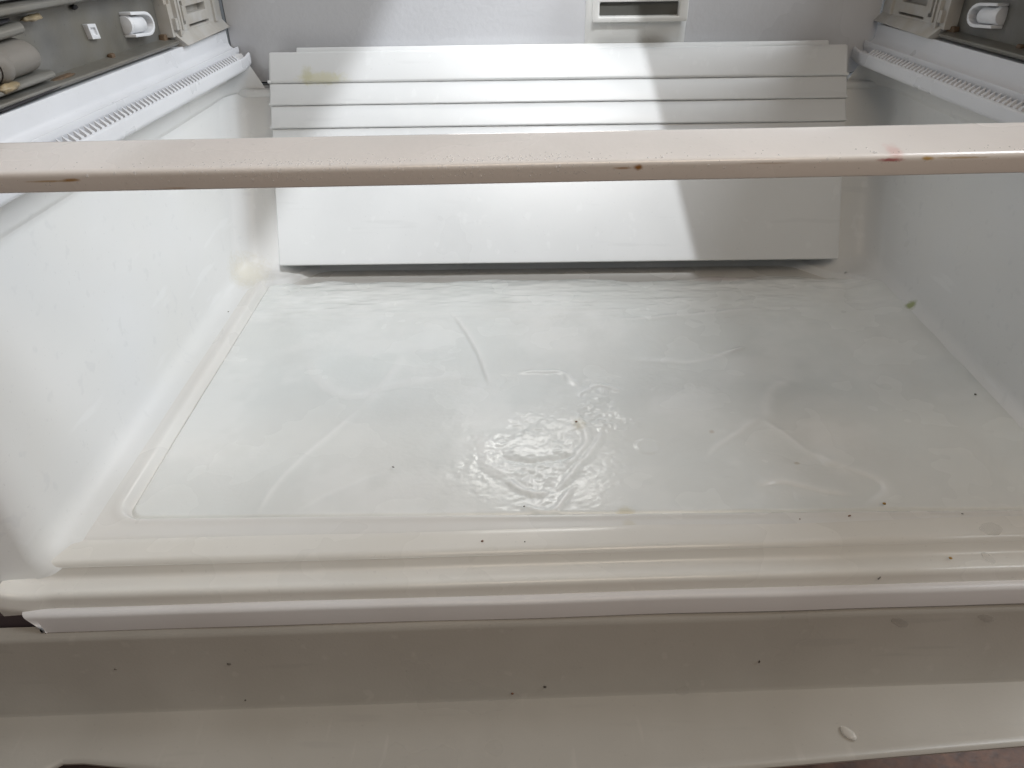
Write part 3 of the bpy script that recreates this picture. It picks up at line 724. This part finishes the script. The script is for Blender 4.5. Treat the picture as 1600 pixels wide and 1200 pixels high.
    w = sstep(-d, 0.0045, 0.010)
    Z = np.where(True, base * w + (Zf - 0.0016) * (1 - w), 0)
    e = sstep(Y, 0.478, 0.486 - 0.002); Z = Z - 0.006 * sstep(Y + 0.012 * vnoise(X, Y, 30, 31), 0.474, 0.484)
    wr = sstep(X + 0.012 * vnoise(X * 0.3, Y, 30, 33), 0.338, 0.388)
    Z = Z * (1 - wr) + wr * (0.0040 - 0.006 * sstep(Y, 0.44, 0.485))
    cloud = 0.55 * sstep(vnoise(X, Y, 16, 51) + 0.5 * vnoise(X, Y, 45, 52) + 0.25 * vnoise(X, Y, 120, 53), -0.1, 0.45)
    cloud += 0.5 * bk * sstep(vnoise(X * 0.3, Y, 70, 54) + 0.4 * vnoise(X * 0.4, Y, 190, 55), 0.0, 0.4)
    frost = np.clip(frost + 0.5 * cloud, 0, 0.9)
    o = grid_mesh("ice_sheet", xs, ys, Z, M_ice)
    at = o.data.attributes.new("frost", 'FLOAT', 'POINT'); at.data.foreach_set("value", frost.astype(np.float32).ravel())
    return o
tag(ice(), "cloudy sheet of cracked melting ice on the freezer floor", "ice")

# ------------------------------------------------------------------ grey panel in front, below the lip
def front_panel():
    root = bpy.data.objects.new("front_panel", None); COL.objects.link(root); root.location = (0, -0.03, -0.17)
    tag(root, "grey plastic front panel below the freezer lip, with a notched outer edge", "panel")
    O = Vector(root.location)
    sk = lambda x: 0.023 * (x + 0.40) / 0.75
    xs = np.linspace(-0.52, 0.50, 110)
    def edge(x):                      # outer edge of the ledge, with the notch on the left
        pts = [(-0.52, -0.140), (-0.405, -0.128), (-0.3765, -0.0955), (-0.3645, -0.0865), (-0.350, -0.0862), (-0.268, -0.0955), (-0.20, -0.104), (-0.05, -0.109), (0.10, -0.0985), (0.288, -0.083), (0.50, -0.066)]
        return float(np.interp(x, [p[0] for p in pts], [p[1] for p in pts]))
    xs = sorted(set(list(xs) + [1.045 * v for v in (-0.405, -0.3765, -0.3645, -0.350, -0.268)]))
    V, F = [], []; n = None
    for x in xs:
        s = sk(x); w = 0.0006 * mnoise.noise((x * 6, 0, 9))
        e = edge(x / 1.045) + float(np.interp(x, [-0.25, -0.1], [0.0215, 0.0255]))
        top = (-0.0285 + s, -0.0385 - 0.0022 * (x + 0.4) / 0.75 + 1.6 * w)
        cre = (-0.0325 + s, -0.1200)
        ring = [(-0.022 + s, -0.0345 + w), (top[0], top[1] + 0.0002), (top[0] - 0.0020, top[1] - 0.0035), (cre[0] + 0.0008, cre[1] + 0.0022), (cre[0] - 0.0012, cre[1] - 0.0002)]
        L = cre[0] - e
        for f in (0.25, 0.5, 0.75, 0.93): ring.append((cre[0] - L * f, -0.1204 - 0.003 * f))
        ring += [(e - 0.0006, -0.1230), (e - 0.0024, -0.1238), (e - 0.0038, -0.1256), (e - 0.0036, -0.1275), (e - 0.0010, -0.1290), (e + 0.026, -0.1300), (-0.010 + s, -0.170)]
        n = len(ring)
        for (y, z) in ring: V.append(Vector((x, y, z)) - O)
    for i in range(len(xs) - 1):
        for j in range(n):
            a, b = i * n + j, i * n + (j + 1) % n; F.append((a, b, b + n, a + n))
    F += [tuple(range(n)), tuple(range((len(xs) - 1) * n, len(xs) * n))]
    mesh("panel_body", V, F, M_front, root, smooth=42)
front_panel()

# ------------------------------------------------------------------ crumbs and drops
def blob(name, loc, size, m, seed, rough=0.35, rot=0.0, flat=False):
    bm = bmesh.new(); bmesh.ops.create_icosphere(bm, subdivisions=2, radius=1.0)
    for v in bm.verts:
        k = 1 + rough * mnoise.noise(v.co * 1.7 + Vector((seed * 7.3, seed, 0)))
        v.co = Vector((v.co.x * size[0] * k, v.co.y * size[1] * k, v.co.z * size[2] * k))
    me = bpy.data.meshes.new(name); bm.to_mesh(me); bm.free(); me.shade_smooth(); me.materials.append(m)
    o = bpy.data.objects.new(name, me); COL.objects.link(o); o.location = loc; o.rotation_euler = (0, 0, rot); return o

CR = [((-0.377, 0.391, 0.0008), (.0016, .0020, .0009), M_cd, "tiny dark crumb on the floor margin beside the left wall"),
      ((-0.388, 0.022, 0.0020), (.0016, .0016, .0010), M_cb, "tiny brown crumb in the front left floor corner"),
      ((-0.077, 0.023, 0.0006), (.0017, .0018, .0008), M_cb, "reddish brown crumb on the front floor edge, left of centre"),
      ((0.371, 0.204, 0.0030), (.0020, .0022, .0010), M_cd, "dark crumb on the ice near the right wall"),
      ((0.230, 0.060, -0.0002), (.0024, .0022, .0012), M_cy, "amber crumb at the front edge of the ice on the right"),
      ((0.198, 0.046, 0.0006), (.0026, .0012, .0008), M_cb, "flat brown crumb just in front of the ice, right of centre"),
      ((-0.154, 0.113, -0.0022), (.0012, .0022, .0009), M_cg, "grey sliver on the smooth ice left of the broken patch"),
      ((0.002, 0.173, -0.0010), (.0016, .0020, .0010), M_cb, "small brown crumb on the right rim of the broken ice patch"),
      ((-0.046, 0.063, -0.0020), (.0014, .0014, .0008), M_cd, "dark speck in front of the broken ice patch"),
      ((0.259, 0.010, -0.0078), (.0024, .0020, .0010), M_cy, "amber crumb on the front lip towards the right"),
      ((0.204, -0.0035, -0.0130), (.0042, .0009, .0008), M_cg, "thin dark scuff crumb on the front lip's lower step"),
      ((0.160, 0.043, 0.0006), (.0010, .0009, .0006), M_cb, "minute brown speck in front of the ice, left of its brown neighbour"),
      ((-0.046, 0.022, 0.0006), (.0010, .0009, .0006), M_cd, "minute dark speck on the front floor edge at centre"),
      ((0.283, 0.047, 0.0006), (.0018, .0008, .0006), M_cg, "grey sliver behind the wet spot on the right of the lip")]
for i, (p, s, m, lab) in enumerate(CR):
    tag(blob("crumb", p, tuple(k * 0.55 for k in s), m, i + 1, rot=i * 0.7), lab, "crumb", "crumbs scattered in the freezer")
# crumbs on the steep face and the ledge of the front panel
def face_pt(x, f):           # f = 0 top of the steep face, 1 = crease
    s = 0.023 * (x + 0.40) / 0.75
    return (x * (1 + 0.03 * f), -0.0308 + (-0.0321 + 0.0308) * f + s, -0.044 + (-0.1175 + 0.044) * f)
CR2 = [((0.126, 0.60), (.0011, .0009, .0022), M_cd, "dark upright crumb on the grey panel's steep face, right of centre"),
       ((-0.031, 0.88), (.0019, .0012, .0019), M_cd, "black crumb on the grey panel just above its crease"),
       ((-0.055, 0.97), (.0015, .0010, .0014), M_cb, "brown crumb on the grey panel's crease, near the black one"),
       ((-0.251, 0.93), (.0011, .0009, .0011), M_cd, "dark speck on the grey panel's steep face, far left"),
       ((-0.259, 0.36), (.0024, .0007, .0018), M_cg, "faint grey fleck high on the grey panel's left half"),
       ((-0.340, 0.38), (.0014, .0007, .0014), M_cg, "faint grey fleck near the grey panel's left end")]
for i, ((x, f), s, m, lab) in enumerate(CR2):
    tag(blob("crumb", face_pt(x, f), tuple(k * 0.65 for k in s), m, 40 + i), lab, "crumb", "crumbs on the grey panel")
# water
def drop(name, loc, size, rot, tilt=0.0, seed=0, m=None):
    bm = bmesh.new(); bmesh.ops.create_uvsphere(bm, u_segments=32, v_segments=16, radius=1.0)
    for v in bm.verts:
        k = 1 + 0.12 * mnoise.noise(Vector((v.co.x, v.co.y, 0)) * 1.3 + Vector((seed, 0, 0)))
        z = v.co.z * size[2]
        if v.co.z < 0: z = v.co.z * 0.0002
        a, b = v.co.x * size[0] * k, v.co.y * size[1] * k
        v.co = Vector((a * math.cos(rot) - b * math.sin(rot), a * math.sin(rot) + b * math.cos(rot), z))
    me = bpy.data.meshes.new(name); bm.to_mesh(me); bm.free(); me.shade_smooth(); me.materials.append(m or M_water)
    o = bpy.data.objects.new(name, me); COL.objects.link(o); o.location = loc; o.rotation_euler = (tilt, 0, 0); return o
tag(drop("water_drop", (0.1885, -0.0525, -0.1212), (0.0040, 0.0064, 0.0026), 0.65, 0.0, 0, M_bead), "oval water drop standing on the grey panel's ledge", "water drop", "water drops")
fp = face_pt(0.224, 0.05); tag(drop("water_drop", (fp[0], fp[1] - 0.0003, fp[2] - 0.002), (0.0080, 0.0036, 0.0007), -0.5, 1.52, 3, M_film), "flat water drop at the top of the grey panel, right of centre", "water drop", "water drops")
fp = face_pt(0.287, 0.03); tag(drop("water_drop", (fp[0], fp[1] - 0.0003, fp[2] - 0.002), (0.0070, 0.0034, 0.0006), -0.4, 1.52, 5, M_film), "water drop at the top of the grey panel by the right edge of the picture", "water drop", "water drops")
tag(drop("water_drop", (0.296, 0.031, -0.0002), (0.0085, 0.0062, 0.0028), 0.3, 0.0, 8, M_wet), "wet blob on the right end of the front lip", "water drop", "water drops")
tag(drop("water_trickle", (0.288, 0.012, -0.0106), (0.0034, 0.0065, 0.0009), 0.12, 0.0, 9, M_wet), "thin water trickle running down the front lip from the wet blob", "water drop", "water drops")
